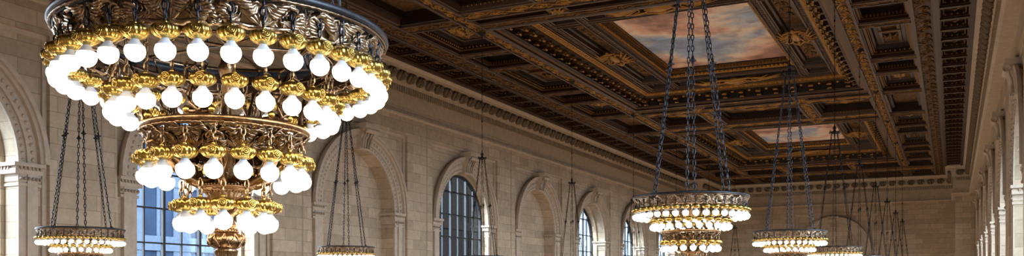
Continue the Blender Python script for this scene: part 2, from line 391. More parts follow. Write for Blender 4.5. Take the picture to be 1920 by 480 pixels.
# ------------------------------------------------------------------ ceiling
W_,WD,FI,CA,CB,GI,GD=range(7); CM=[WOOD,WOOD_D,FILLET,CARVED,CARVED2,GILT,GILT_D]
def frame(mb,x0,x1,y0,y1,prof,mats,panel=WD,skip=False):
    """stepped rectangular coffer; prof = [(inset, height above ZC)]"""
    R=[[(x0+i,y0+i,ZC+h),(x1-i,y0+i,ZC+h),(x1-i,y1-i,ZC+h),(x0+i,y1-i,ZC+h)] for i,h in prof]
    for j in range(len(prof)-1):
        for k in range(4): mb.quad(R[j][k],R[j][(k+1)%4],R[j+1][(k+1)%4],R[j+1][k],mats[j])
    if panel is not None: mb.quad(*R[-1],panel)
def dents(mb,x0,x1,y0,y1,pitch,w,h0,h1,t,mi,shape='box'):
    for ax in (0,1):
        L=(x1-x0) if ax==0 else (y1-y0); k=max(1,int(L/pitch)); 
        for i in range(k):
            s=((x0 if ax==0 else y0)+(i+.5)*L/k)
            for side in (0,1):
                if ax==0:
                    yy=(y0,y0+t) if side==0 else (y1-t,y1); b=(s-w/2,s+w/2,*yy)
                else:
                    xx=(x0,x0+t) if side==0 else (x1-t,x1); b=(*xx,s-w/2,s+w/2)
                if shape=='box': mb.box(*b,ZC+h0,ZC+h1,mi)
                else: mb.ball(((b[0]+b[1])/2,(b[2]+b[3])/2,ZC+(h0+h1)/2),w*.55,w*.55,(h1-h0)*.5,mi,5,4)
def scroll_strip(mb,x0,x1,y0,y1,z,mi,pitch=.9,r=.035):
    """running acanthus scroll relief hanging under a beam"""
    lon=(y1-y0)>(x1-x0); L=(y1-y0) if lon else (x1-x0); W=(x1-x0) if lon else (y1-y0); k=max(1,int(round(L/pitch)))
    for i in range(k):
        s0=(i+.5)*L/k; sg=1 if i%2 else -1; p=L/k; rad=min(W*.36,p*.36)
        pts=[]
        for q in range(11):
            a=q/10*2*pi*1.3; rr=rad*(1-.72*q/10); pts.append((s0+rr*cos(a+pi)*1.1,W/2+sg*rr*sin(a)))
        lv=[[(s0-p*.5,W/2),(s0-p*.2,W/2-sg*W*.3),(s0+p*.1,W/2-sg*W*.40)],[(s0-p*.1,W/2+sg*W*.1),(s0+p*.25,W/2-sg*W*.1),(s0+p*.5,W/2)],[(s0+p*.15,W/2+sg*W*.38),(s0+p*.34,W/2+sg*W*.30),(s0+p*.46,W/2+sg*W*.1)]]
        for path_,rr in [(pts,r)]+[(l,r*1.25) for l in lv]:
            P=[((x0+v),(y0+u),z-r*.3) if lon else (x0+u,y0+v,z-r*.3) for u,v in path_]
            mb.tube(P,rr,4,mi)
        c=(x0+W/2,y0+s0,z-r) if lon else (x0+s0,y0+W/2,z-r); mb.ball(c,r*2,r*2,r*1.3,mi,6,4)
def beam(mb,x0,x1,y0,y1,carve=CA,fil=.07,sc=True,pitch=.9,relief=GD):
    lon=(y1-y0)>(x1-x0)
    mb.quad((x0,y0,ZC),(x1,y0,ZC),(x1,y1,ZC),(x0,y1,ZC),carve)
    if lon:
        for a in (x0,x1-fil): mb.box(a,a+fil,y0,y1,ZC-.05,ZC+.02,FI)
        if sc: scroll_strip(mb,x0+fil,x1-fil,y0,y1,ZC,relief,pitch)
    else:
        for a in (y0,y1-fil): mb.box(x0,x1,a,a+fil,ZC-.05,ZC+.02,FI)
        if sc: scroll_strip(mb,x0,x1,y0+fil,y1-fil,ZC,relief,pitch)
def cartouche(mb,cx,cy,z,sx,sy,mi=GI,seed=0):
    """gilt shield with scrolls, wings and leaves hanging under a panel"""
    rnd=random.Random(seed)
    mb.ball((cx,cy,z-.10),.20*sx,.26*sy,.14,mi,10,7)
    for sg in (-1,1):
        for q in (-1,1):
            pts=[]
            for i in range(13):
                a=i/12*2*pi*1.25; rr=.26*(1-.75*i/12); pts.append((cx+sg*(.34*sx+rr*cos(a+pi)*sx*.7),cy+q*(.16*sy+rr*sin(a)*sy*.8),z-.08-.05*sin(a)))
            mb.tube(pts,[.055-.002*i for i in range(13)],6,mi)
        for i in range(5):
            a=-.9+.45*i; L=.42+.1*rnd.random()
            mb.tube([(cx+sg*.3*sx,cy+.1*sin(a)*sy,z-.06),(cx+sg*(.3+L*.5*cos(a))*sx,cy+L*.6*sin(a)*sy,z-.14),(cx+sg*(.3+L*cos(a))*sx,cy+L*sin(a)*sy*1.1,z-.05)],[.03,.06,.015],5,mi)
        mb.tube([(cx-.35*sx,cy+sg*.30*sy,z-.06),(cx,cy+sg*.46*sy,z-.16),(cx+.35*sx,cy+sg*.30*sy,z-.06)],[.03,.07,.03],6,mi)
        mb.ball((cx,cy+sg*.42*sy,z-.1),.1*sx,.1*sy,.1,mi,6,5)
def rosette(mb,cx,cy,z,r,mi=GI):
    mb.ball((cx,cy,z-.04),r*.28,r*.28,.07,mi,6,5)
    for i in range(8):
        a=i*pi/4; mb.tube([(cx+r*.2*cos(a),cy+r*.2*sin(a),z-.01),(cx+r*.65*cos(a),cy+r*.65*sin(a),z-.08),(cx+r*cos(a),cy+r*sin(a),z-.01)],[.03,r*.2,.02],5,mi)

XE0,XE1=-21.65,.747
S0,S1=-.55,.70            # right strip of small coffers
B1=(-1.39,-.55); ZA=(-3.22,-1.39); B2=(-3.83,-3.22)
B2L=(-16.75,-16.10); ZAL=(-19.0,-16.75); B1L=(-20.0,-19.0); SL=(-21.65,-20.0)
FX0,FX1=-16.10,-3.83
def slotcoffer(mb,x0,x1,y0,y1,deep=.40):
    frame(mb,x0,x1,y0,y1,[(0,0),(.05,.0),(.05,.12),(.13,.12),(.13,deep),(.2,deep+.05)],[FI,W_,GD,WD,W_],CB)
    dents(mb,x0+.13,x1-.13,y0+.13,y1-.13,.13,.06,.16,.26,.05,GD)
def bigcoffer(mb,x0,x1,y0,y1,deep=.62,orn=True,seed=0):
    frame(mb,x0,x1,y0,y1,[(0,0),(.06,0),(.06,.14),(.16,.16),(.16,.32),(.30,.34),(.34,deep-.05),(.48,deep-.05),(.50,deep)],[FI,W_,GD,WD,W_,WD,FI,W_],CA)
    dents(mb,x0+.16,x1-.16,y0+.16,y1-.16,.17,.075,.20,.29,.06,GI,'ball')
    w,h=(x1-x0)/2-.5,(y1-y0)/2-.5
    if orn and min(w,h)>.2: cartouche(mb,(x0+x1)/2,(y0+y1)/2,ZC+deep,min(w,1.6)*1.05,min(h,1.6)*1.05,GI,seed)
def smallcoffers(mb,x0,x1,y0,y1,pitch):
    k=int(round((y1-y0)/pitch)); p=(y1-y0)/k
    for i in range(k):
        a=y0+i*p
        mb.box(x0,x1,a-.11,a+.11,ZC-.02,ZC+.05,W_)
        frame(mb,x0+.13,x1-.13,a+.11,a+p-.11,[(0,0.05),(.04,.05),(.04,.22),(.14,.25)],[FI,W_,WD],CB)
        dents(mb,x0+.22,x1-.22,a+.17,a+p-.17,.20,.09,.10,.19,.06,GD,'ball')
        mb.tube([(x0+.4,a+p/2,ZC+.22),((x0+x1)/2,a+p/2+.12,ZC+.14),(x1-.4,a+p/2,ZC+.22)],[.03,.06,.03],5,GD)
    mb.box(x0-.02,x0+.13,y0,y1,ZC-.06,ZC+.06,W_); mb.box(x1-.13,x1+.02,y0,y1,ZC-.06,ZC+.06,W_)
def edgemould(mb,x0,x1,y0,y1):
    mb.box(x0,x1,y0,y1,ZC-.04,ZC+.2,WD)
P=26.5; HF=8.9
def module(yc):
    mb=MB(); a,b=yc-P/2,yc+P/2; E=yc+HF; Nn=yc-HF
    # side strips, beams and the longitudinal coffer zones
    smallcoffers(mb,S0,S1,a,b,1.56); smallcoffers(mb,SL[0]+.22,SL[1],a,b,1.56)
    mb.box(SL[0]-.05,SL[0]+.22,a,b,ZC-.07,ZC+.1,W_); mb.box(S1,S1+.06,a,b,ZC-.05,ZC+.1,W_)
    for bb in (B1,B1L): beam(mb,*bb,a,b,CB,.13,True,.95,GD)
    mb.box(B1[1]-.16,B1[1]-.12,a,b,ZC-.08,ZC,WD)
    for bb in (B2,B2L): beam(mb,*bb,a,b,CA,.10,True,.8,GI)
    for z in (ZA,ZAL):
        x0,x1=z; big=x1-x0
        cuts=[(-2.6,2.6,'p'),(3.2,5.4,'s'),(5.9,9.7,'o'),(-5.4,-3.2,'s'),(-9.7,-5.9,'o'),(10.5,13.25,'e'),(-13.25,-10.5,'e')]
        for c0,c1,k in cuts:
            y0_,y1_=yc+c0,yc+c1
            if k=='s': slotcoffer(mb,x0,x1,y0_,y1_,.5)
            elif k=='p':
                bigcoffer(mb,x0,x1,y0_,y1_,.55,False)
                for q in (-1.05,1.05): rosette(mb,(x0+x1)/2,yc+q,ZC+.55,.38,GD)
                mb.box(x0+.5,x1-.5,yc-.1,yc+.1,ZC+.42,ZC+.55,GD); mb.box(x0+.5,x0+.62,yc-2,yc+2,ZC+.46,ZC+.55,FI); mb.box(x1-.62,x1-.5,yc-2,yc+2,ZC+.46,ZC+.55,FI)
            elif k=='o': bigcoffer(mb,x0,x1,y0_,y1_,.5,True,int(c0))
        for c0,c1 in ((-3.2,-2.6),(2.6,3.2),(5.4,5.9),(-5.9,-5.4),(9.7,10.5),(-10.5,-9.7)): beam(mb,x0,x1,yc+c0,yc+c1,CA,.08,True,.8,GD)
        for (y0_,y1_) in ((yc+10.5,b),(a,yc-10.5)):   # half of the band coffer that straddles two modules
            lo=y0_<yc
            yy0,yy1=(y0_,y1_)
            mb.quad((x0+.3,yy0,ZC+.5),(x1-.3,yy0,ZC+.5),(x1-.3,yy1,ZC+.5),(x0+.3,yy1,ZC+.5),CA)
            for xx0,xx1,m_ in ((x0,x0+.14,FI),(x1-.14,x1,FI)): mb.box(xx0,xx1,yy0,yy1,ZC,ZC+.25,m_)
            mb.box(x0+.14,x0+.3,yy0,yy1,ZC+.22,ZC+.5,WD); mb.box(x1-.3,x1-.14,yy0,yy1,ZC+.22,ZC+.5,WD)
            e0,e1=((yy1-.0,yy1) if lo else (yy0,yy0))
            t0=(yy1-.2,yy1) if lo else (yy0,yy0+.2); mb.box(x0,x1,*t0,ZC+.0,ZC+.5,WD)
    # cross band: slot coffers beside the great field, big ornamented coffers between
    xs=[(FX0,-13.1),(-12.4,-7.6),(-6.9,FX1)]
    for sg in (-1,1):
        def Y(u,v): 
            p,q=yc+sg*(HF+u),yc+sg*(HF+v); return (min(p,q),max(p,q))
        y=Y(0,.62); beam(mb,FX0,FX1,*y,CA,.08,True,1.0,GD)
        y=Y(.62,1.22)
        for x0,x1 in xs: slotcoffer(mb,x0,x1,*y,.45)
        for x0,x1 in ((-13.1,-12.4),(-7.6,-6.9)): beam(mb,x0,x1,*y,CA,.06,False); rosette(mb,(x0+x1)/2,(y[0]+y[1])/2,ZC,.28,GI)
        y=Y(1.22,2.15); beam(mb,FX0,FX1,*y,CA,.10,True,.9,GI)
        y=Y(2.15,P/2-HF)
        for x0,x1 in xs:
            mb.quad((x0+.3,y[0],ZC+.6),(x1-.3,y[0],ZC+.6),(x1-.3,y[1],ZC+.6),(x0+.3,y[1],ZC+.6),CA)
            for q0,q1,z0,z1,m_ in ((0,.1,0,.25,FI),(.1,.2,.2,.4,W_),(.2,.3,.38,.6,WD)):
                mb.box(x0+q0,x0+q1,*y,ZC+z0,ZC+z1,m_); mb.box(x1-q1,x1-q0,*y,ZC+z0,ZC+z1,m_)
                if sg>0: mb.box(x0,x1,y[0]+q0,y[0]+q1,ZC+z0,ZC+z1,m_)
                else: mb.box(x0,x1,y[1]-q1,y[1]-q0,ZC+z0,ZC+z1,m_)
            k=int((x1-x0)/.17); yb=y[0]+.14 if sg>0 else y[1]-.14
            for i in range(k): mb.ball((x0+(i+.5)*(x1-x0)/k,yb,ZC+.17),.04,.04,.04,GI,5,4)
            if sg>0: cartouche(mb,(x0+x1)/2,b-.001,ZC+.6,2.0,1.6,GI,3)
        for x0,x1 in ((-13.1,-12.4),(-7.6,-6.9)): beam(mb,x0,x1,*y,CA,.08,True,.8,GI)
    # the great field: brackets, egg-and-dart, panelled soffit, inner gilt moulding
    fp=[(0,-.06),(.16,-.06),(.16,.02),(.30,.04),(.34,.10),(.42,.10),(.44,.42),(.98,.44),(1.0,.52),(1.22,.60),(1.24,.70)]
    frame(mb,FX0,FX1,Nn,E,fp,[FI,W_,GD,W_,W_,WD,WD,GD,GI,GD],None)
    k1=(FX0+.44,FX1-.44,Nn+.44,E-.44)
    L=[('x',k1[0],k1[1]),('y',k1[2],k1[3])]
    for ax,p,q in L:                                # modillion brackets with curled ends
        k=int((q-p)/.82)
        for i in range(k):
            s=p+(i+.5)*(q-p)/k
            for side in (0,1):
                if ax=='x':
                    def F(u,o,z,s=s,side=side): return (s+u,(k1[2]+o) if side==0 else (k1[3]-o),ZC+z)
                else:
                    def F(u,o,z,s=s,side=side): return ((k1[0]+o) if side==0 else (k1[1]-o),s+u,ZC+z)
                mb.box(-.13,.13,-.01,.40,.30,.42,GD,F); mb.box(-.11,.11,-.01,.22,.14,.30,W_,F)
                mb.tube([F(-.12,.42,.30),F(.12,.42,.30)],.07,7,GI); mb.tube([F(-.11,.16,.15),F(.11,.16,.15)],.055,7,GI)
                mb.ball(F(.40,.28,.40),.11,.11,.07,GI,6,4)
    dents(mb,FX0+1.02,FX1-1.02,Nn+1.02,E-1.02,.24,.17,.50,.68,.17,GI,'ball')
    ix=2.95; sx0,sx1,sy0,sy1=FX0+1.24,FX1-1.24,Nn+1.24,E-1.24
    tx0,tx1,ty0,ty1=FX0+ix,FX1-ix,Nn+ix+.4,E-ix-.4
    H=.70
    def rect(x0,x1,y0_,y1_,m_): mb.quad((x0,y0_,ZC+H),(x1,y0_,ZC+H),(x1,y1_,ZC+H),(x0,y1_,ZC+H),m_)
    def ornborder(x0,x1,y0_,y1_):
        rect(x0,x1,y0_,y1_,CB); lon=(y1_-y0_)>(x1-x0)
        if lon:
            for q in (x0,x1-.05): mb.box(q,q+.05,y0_,y1_,ZC+H-.05,ZC+H,FI)
            k=int((y1_-y0_)/.3)
            for i in range(k): mb.ball(((x0+x1)/2,y0_+(i+.5)*(y1_-y0_)/k,ZC+H),.06,.10,.04,FI,6,4)
        else:
            for q in (y0_,y1_-.05): mb.box(x0,x1,q,q+.05,ZC+H-.05,ZC+H,FI)
            k=int((x1-x0)/.3)
            for i in range(k): mb.ball((x0+(i+.5)*(x1-x0)/k,(y0_+y1_)/2,ZC+H),.10,.06,.04,FI,6,4)
    w=.30
    ornborder(sx0,sx0+w,sy0,sy1); ornborder(sx1-w,sx1,sy0,sy1); ornborder(sx0+w,sx1-w,sy0,sy0+w); ornborder(sx0+w,sx1-w,sy1-w,sy1)
    ornborder(tx0-w,tx0,ty0-w,ty1+w); ornborder(tx1,tx1+w,ty0-w,ty1+w); ornborder(tx0,tx1,ty0-w,ty0); ornborder(tx0,tx1,ty1,ty1+w)
    pan=[(.0,H),(.06,H+.02),(.10,H+.16),(.2,H+.18),(.24,H+.30)]; pm=[FI,W_,W_,WD]
    for x0,x1 in ((sx0+w,tx0-w),(tx1+w,sx1-w)):
        frame(mb,x0,x1,ty0-w+.35,ty1+w-.35,pan,pm,CA)
        for y0_,y1_ in ((sy0+w,ty0-w),(ty1+w,sy1-w)): frame(mb,x0,x1,y0_,y1_,pan,pm,CB)
        ornborder(x0,x1,ty0-w,ty0-w+.35); ornborder(x0,x1,ty1+w-.35,ty1+w)
        cartouche(mb,(x0+x1)/2,yc-.2,ZC+H,1.05,2.3,GI,5)
        for q in (-3.4,3.2): scroll_strip(mb,x0+.28,x1-.28,yc+q-1.4,yc+q+1.4,ZC+H+.3,GD,.7,.04)
    for y0_,y1_ in ((sy0+w,ty0-w),(ty1+w,sy1-w)):
        frame(mb,tx0-w+.35,tx1+w-.35,y0_,y1_,pan,pm,CA); ornborder(tx0-w,tx0-w+.35,y0_,y1_); ornborder(tx1+w-.35,tx1+w,y0_,y1_)
        cartouche(mb,(tx0+tx1)/2,(y0_+y1_)/2,ZC+H,3.0,1.05,GI,8)
    gp=[(0,H),(.0,H+.06),(.10,H+.08),(.14,H+.22),(.24,H+.26),(.28,H+.42),(.36,H+.44),(.36,H+.50)]
    frame(mb,tx0,tx1,ty0,ty1,gp,[FI,WD,GI,WD,GD,GI,WD],None)
    dents(mb,tx0+.12,tx1-.12,ty0+.12,ty1-.12,.2,.12,H+.10,H+.24,.1,GI,'ball')
    dents(mb,tx0+.26,tx1-.26,ty0+.26,ty1-.26,.16,.09,H+.30,H+.40,.08,GD,'ball')
    return mb,(tx0+.36,tx1-.36,ty0+.36,ty1-.36,ZC+H+.5)
mb,mr=module(0.0)
c0=struct(mb.build('ceiling',CM)); c0.location=(0,39.3,0)
for k in (1,-1):
    c=c0.copy(); COL.objects.link(c); c.location=(0,39.3+P*k,0); c['kind']='structure'
labs=['large rectangular cloud painting in the gilded ceiling frame above the centre of the hall','smaller-looking cloud painting with blue sky streaks in the far ceiling frame']
for i,(yc,mt) in enumerate(((39.3,MURAL),(39.3+P,MURAL2),(39.3-P,MURAL))):
    mb=MB(); mb.box(mr[0]-.05,mr[1]+.05,mr[2]-.05,mr[3]+.05,mr[4]-.001,mr[4]+.05)
    o=mb.build('ceiling_painting',[mt]); o.location=(0,yc,0)
    tag(o,(labs+['cloud painting in the nearest ceiling frame above the camera end of the hall'])[i],'painting','painted canvases in the ceiling frames')
# end pieces of the ceiling
def endpiece(name,ya,yb,pier):
    mb=MB(); lo,hi=min(ya,yb),max(ya,yb); sg=1 if yb>ya else -1
    def Y(u,v): p,q=ya+sg*u,ya+sg*v; return (min(p,q),max(p,q))
    D=hi-lo; xs=[(FX0,-13.1),(-12.4,-7.6),(-6.9,FX1)]; cx=[(ZAL[0],ZAL[1])]+xs+[ZA]
    for x0,x1 in cx:
        y=Y(0,1.15); mb.quad((x0,y[0],ZC+.5),(x1,y[0],ZC+.5),(x1,y[1],ZC+.5),(x0,y[1],ZC+.5),CA)
        y=Y(1.0,1.15); mb.box(x0,x1,*y,ZC,ZC+.5,W_)
        bigcoffer(mb,x0,x1,*Y(3.3,D-.9),.5,True,4)
    for x0,x1 in ((-13.1,-12.4),(-7.6,-6.9),B2,B2L): beam(mb,x0,x1,*Y(0,1.15),CA,.08,False); beam(mb,x0,x1,*Y(3.3,D-.9),CA,.08,True,.9,GD)
    beam(mb,ZAL[0],ZA[1],*Y(1.15,2.05),CA,.1,True,.9,GD); 
    y=Y(2.05,3.3)
    beam(mb,ZAL[0],ZA[1],*y,CB,.12,True,.9,GI)
    for bb in (B1,B1L): beam(mb,*bb,lo,hi,CB,.13,True,.95,GD)
    mb.box(ZAL[0],ZA[1],*Y(D-.9,D),ZC-.03,ZC+.1,WD)
    yy=Y(0,2.0) if pier else Y(0,D)
    smallcoffers(mb,S0,S1,*yy,1.56); smallcoffers(mb,SL[0]+.22,SL[1],*yy,1.56)
    mb.box(SL[0]-.05,SL[0]+.22,*yy,ZC-.07,ZC+.1,W_); mb.box(S1,S1+.06,*yy,ZC-.05,ZC+.1,W_)
    struct(mb.build(name,CM))
endpiece('ceiling_end',39.3+1.5*P,87.35,True); endpiece('ceiling_near',39.3-1.5*P,YN+.7,False)
mb=MB(); mb.box(XL-.3,XR+.3,YN-.3,YE+.3,ZC+1.3,ZC+1.5); struct(mb.build('roof',[WOOD_D]))

# ------------------------------------------------------------------ chandeliers
TIERS=[(.815,1.060,36,1.325),(.560,.905,24,1.22),(.404,.585,18,.80),(.226,.345,12,.56)]
def link_chain(length,pitch=.042,w=.011,r=.0055,n=8,m=4,mi=0,mb=None,p0=(0,0,0),d=(0,0,1)):
    """oval links alternating by a quarter turn, from p0 along unit vector d"""
    mb=mb or MB(); k=max(1,int(round(length/pitch))); p=length/k
    up=(0,0,1) if abs(d[2])<.9 else (1,0,0)
    u=(d[1]*up[2]-d[2]*up[1],d[2]*up[0]-d[0]*up[2],d[0]*up[1]-d[1]*up[0]); L=math.sqrt(sum(q*q for q in u)); u=[q/L for q in u]
    v=(d[1]*u[2]-d[2]*u[1],d[2]*u[0]-d[0]*u[2],d[0]*u[1]-d[1]*u[0])
    for i in range(k):
        c=[p0[q]+d[q]*(i+.5)*p for q in range(3)]; e=u if i%2 else v
        hl=p*.5+r*1.2
        pts=[tuple(c[q]+d[q]*hl*sin(2*pi*j/n)+e[q]*w*cos(2*pi*j/n) for q in range(3)) for j in range(n)]
        mb.tube(pts,r,m,mi,True,True)
    return mb
def bulb_mesh(n,m):
    mb=MB(); R=.0465
    prof=[(R*sin(pi*j/m),-R*cos(pi*j/m)) for j in range(m+1)]
    cut=[p for p in prof if p[1]<.021]
    cut.append((math.sqrt(R*R-.021**2),.021)); cut[0]=(.0005,-R)
    mb.lathe(cut,n,0); mb.lathe([(cut[-1][0],.021),(.034,.030),(.024,.042),(.017,.052),(.016,.064)],n,1); return mb
def holder_mesh(hi=True):
    """gilt wreath-like lamp cap with slanting lobes and a rosette on its outer face (outer side = +X)"""
    mb=MB(); prof=[(.016,.054),(.030,.057),(.046,.065),(.0575,.077),(.0625,.090),(.0600,.102),(.050,.112),(.036,.118),(.022,.121),(.010,.122)]
    if hi:
        mb.lathe(prof,112,0,True,lambda r,z,a,j:r*(1+(.11*abs(sin(7*a+j*.22))-.06) * (1 if 1<=j<8 else .4)))
        for rr,ph in ((.020,0),(.011,0)):
            mb.tube([(.0600+.004*(rr<.015),rr*cos(q*pi/5),.089+rr*sin(q*pi/5)) for q in range(10)],.0045,5,0,True,True)
        mb.ball((.0640,0,.089),.006,.007,.007,0,6,5)
        mb.lathe([(.006,.120),(.011,.124),(.011,.130),(.005,.134),(.004,.142)],10,0)
    else:
        mb.lathe(prof[::2],16,0,True,lambda r,z,a,j:r*(1+.09*sin(8*a)))
    return mb
def wrap(R0,R1,z0,z1,ang,w):
    """panel coords (s in -1..1 across, t 0..1 up, n outward metres) onto a cone"""
    def F(s,t,n=0):
        a=ang+s*w/2; r=R0+(R1-R0)*t+n; return (r*cos(a),r*sin(a),z0+(z1-z0)*t)
    return F
def gallery(R0,R1,z0,z1,k,mi,hi=True,seed=0,web=True):
    """pierced band of scrolling acanthus"""
    mb=MB(); rnd=random.Random(seed); w=2*pi/k; n=4 if hi else 3; H=(z1-z0)
    for i in range(k):
        F=wrap(R0,R1,z0,z1,i*w,w); asp=w*(R0+R1)/2/ (2*H)     # half-width / height
        for sg in (-1,1):
            # volute
            pts=[]; q=14 if hi else 8
            for j in range(q):
                a=j/(q-1)*2*pi*1.45; rr=.34*(1-.78*j/(q-1)); pts.append(F(sg*(.60+rr*cos(a+pi*.5)/asp*.8),.42+rr*sin(a+pi*.5),.012+.012*j/q))
            mb.tube(pts,[.010-.0004*j for j in range(q)],n,mi)
            # palmette in the middle and long sweeping acanthus strands either side of it
            for j in range(4 if hi else 2):
                a=1.5-.33*j; L=.8
                p3=(sg*L*cos(a)/asp*.9,.05+L*sin(a)); p2=(p3[0]*.6,p3[1]*.45)
                mb.tube([F(0,.02,.006),F(*p2,.034),F(*p3,.012)],[.005,.012,.005],n,mi)
            V=lambda t:(sg*(.04+.94*t),.50+.34*sin(2*pi*t*.95+.9))
            mb.tube([F(*V(q/9),.014+.012*sin(q)) for q in range(10)],[.007]+[.011]*8+[.005],n,mi)
            cl=lambda u:(max(-1,min(1,u[0])),max(-.06,min(1,u[1])))
            for t,d in ((.06,-1),(.24,1),(.46,-1),(.66,1),(.84,-1)):
                p=V(t)                       # leaf: five lobes sweeping the same way
                for k_ in range(5):
                    e=.005*((k_+1)%2)
                    q1=(p[0]+sg*(.05+.05*k_),p[1]+d*(.40-.085*k_)); q2=(p[0]+sg*(.19+.065*k_),p[1]+d*(.50-.12*k_)); q3=(p[0]+sg*(.34+.05*k_),p[1]+d*(.34-.12*k_))
                    mb.tube([F(*p,.008),F(*cl(q1),.028+e),F(*cl(q2),.034+e),F(*cl(q3),.014)],[.005,.0120,.0115,.004],n,mi)
            # rising tendril to the panel corner and a curled lip along the bottom
            mb.tube([F(sg*.55,.1,.01),F(sg*.75,.35,.03),F(sg*.95,.75,.03),F(sg*.80,.95,.02)],[.009,.013,.010,.005],n,mi)
            mb.tube([F(sg*.05,.0,.01),F(sg*.3,-.07,.03),F(sg*.6,.02,.035),F(sg*.85,-.08,.02),F(sg*1.0,.0,.01)],[.012,.016,.013,.014,.008],n,mi)
            if hi:
                for j in range(6):
                    a=rnd.random()*2*pi; s0,t0=sg*(.15+.8*rnd.random()),.1+.8*rnd.random()
                    mb.tube([F(s0,t0,.004),F(s0+.10*cos(a),t0+.13*sin(a),.026),F(s0+.2*cos(a+.6),min(1,max(0,t0+.22*sin(a+.6))),.006)],[.005,.011,.003],4,mi)
        if hi: 
            p=F(0,.55,.02); mb.ball(p,.018,.018,.022,mi,8,6)
    # thin pierced web behind the scrolls (openings between every pair of panels)
    for i in range(k*2 if web else 0):
        a=(i+.12)*w/2; b=(i+.88)*w/2; V=[]
        for q in range(4):
            aa=a+(b-a)*q/3; V+= [((R0-.004)*cos(aa),(R0-.004)*sin(aa),z0+.01),(((R0+R1)/2-.012)*cos(aa),((R0+R1)/2-.012)*sin(aa),(z0+z1)/2),((R1-.006)*cos(aa),(R1-.006)*sin(aa),z1-.01)]
        mb.add(V,[(q*3+j,q*3+3+j,q*3+4+j,q*3+1+j) for q in range(3) for j in range(2)],mi,True)
    return mb
def hoop(R,z,mi=0,rope=1,n=144,s=1.0):
    mb=MB()
    mb.lathe([(R-.034*s,z-.010),(R-.030*s,z+.012*s),(R,z+.020*s),(R+.016*s,z+.012*s),(R+.020*s,z-.004),(R+.012*s,z-.016*s),(R-.008*s,z-.020*s),(R-.008*s,z-.034*s),(R-.024*s,z-.036*s),(R-.034*s,z-.010)],n,mi)
    k=n*2; m=6; vs=[];fs=[]
    for i in range(k):                   # twisted rope moulding under the rim
        a=2*pi*i/k
        for j in range(m):
            b=2*pi*j/m; rr=.0075*s*(1+.35*sin(b*2+a*110)); vs.append(((R+.002+rr*cos(b))*cos(a),(R+.002+rr*cos(b))*sin(a),z-.026*s+rr*sin(b)))
    for i in range(k):
        for j in range(m): fs.append((i*m+j,((i+1)%k)*m+j,((i+1)%k)*m+(j+1)%m,i*m+(j+1)%m))
    mb.add(vs,fs,rope,True)
    return mb
def body(hi=True):
    mb=MB(); n=48 if hi else 16
    prof=[(.004,.02),(.010,.035),(.022,.05),(.014,.065),(.030,.085),(.042,.12),(.055,.17),(.060,.195),(.064,.20),(.050,.207),
          (.066,.215),(.086,.232),(.095,.25),(.094,.268),(.080,.285),(.060,.296),(.052,.302),(.056,.31),(.050,.318),(.046,.322),(.060,.332),(.050,.345),(.042,.36),(.040,.38),(.046,.40),(.070,.425),(.090,.445),(.096,.455),(.092,.468),(.104,.474),(.098,.486),(.112,.50),(.106,.512),(.128,.524),(.142,.532),(.142,.542),(.120,.55),(.085,.556),(.060,.565),
          (.050,.60),(.046,.66),(.05,.71),(.045,.76),(.035,.79),(.03,.84),(.05,.86),(.055,.88),(.03,.91),(.022,1.0),(.022,1.1),(.035,1.15),(.045,1.18),(.03,1.21),(.022,1.26),(.022,1.32),(.012,1.34)]
    def rad(r,z,a,j):
        if .212<z<.30: return r*(1+.035*abs(sin(5*a+ z*60))+.03*sin(5*a-z*60))
        if .08<z<.20 or .42<z<.53: return r*(1+.03*cos(24*a))
        if .58<z<.79: return r*(1+.05*cos(12*a))
        return r
    mb.lathe(prof,n*2 if hi else n,0,True,rad)
    if hi:
        for zz,rr in ((.302,.060),(.314,.056),(.47,.100),(.51,.112),(.545,.146)):
            k=int(rr*2*pi/.017)
            for i in range(k): mb.ball((rr*cos(2*pi*i/k),rr*sin(2*pi*i/k),zz),.006,.006,.006,0,5,4)
        for i in range(10):              # strapwork diamonds round the bulbous knop
            for sg in (-1,1):
                pts=[]
                for q in range(7):
                    t=q/6; a=2*pi*(i+sg*.5*t)/10; z=.222+.066*t; r=.0885+.010*sin(pi*t)-.004*abs(t-.5); pts.append((r*cos(a),r*sin(a),z))
                mb.tube(pts,.0045,5,0)
    return mb
def scroll_arm(a,hi=True):
    """S-curved bracket from the bowl up to the lower ring"""
    mb=MB(); P_=[(.07,.60),(.11,.565),(.17,.56),(.235,.585),(.285,.635),(.315,.69),(.345,.735),(.385,.755),(.41,.735),(.405,.705),(.385,.705)]
    mb.tube([(r*cos(a),r*sin(a),z) for r,z in P_],[.022,.024,.024,.022,.020,.018,.016,.015,.013,.012,.010],8 if hi else 4,0)
    Q=[(.17,.56),(.15,.60),(.165,.63),(.19,.625),(.19,.60)]
    mb.tube([(r*cos(a),r*sin(a),z) for r,z in Q],[.014,.014,.012,.011,.010],6 if hi else 3,0)
    if hi:
        for s in (-.10,.10): mb.tube([(.20*cos(a),.20*sin(a),.59),(.27*cos(a+s),.27*sin(a+s),.66),(.33*cos(a+s*.4),.33*sin(a+s*.4),.70)],[.010,.016,.005],5,0)
    return mb
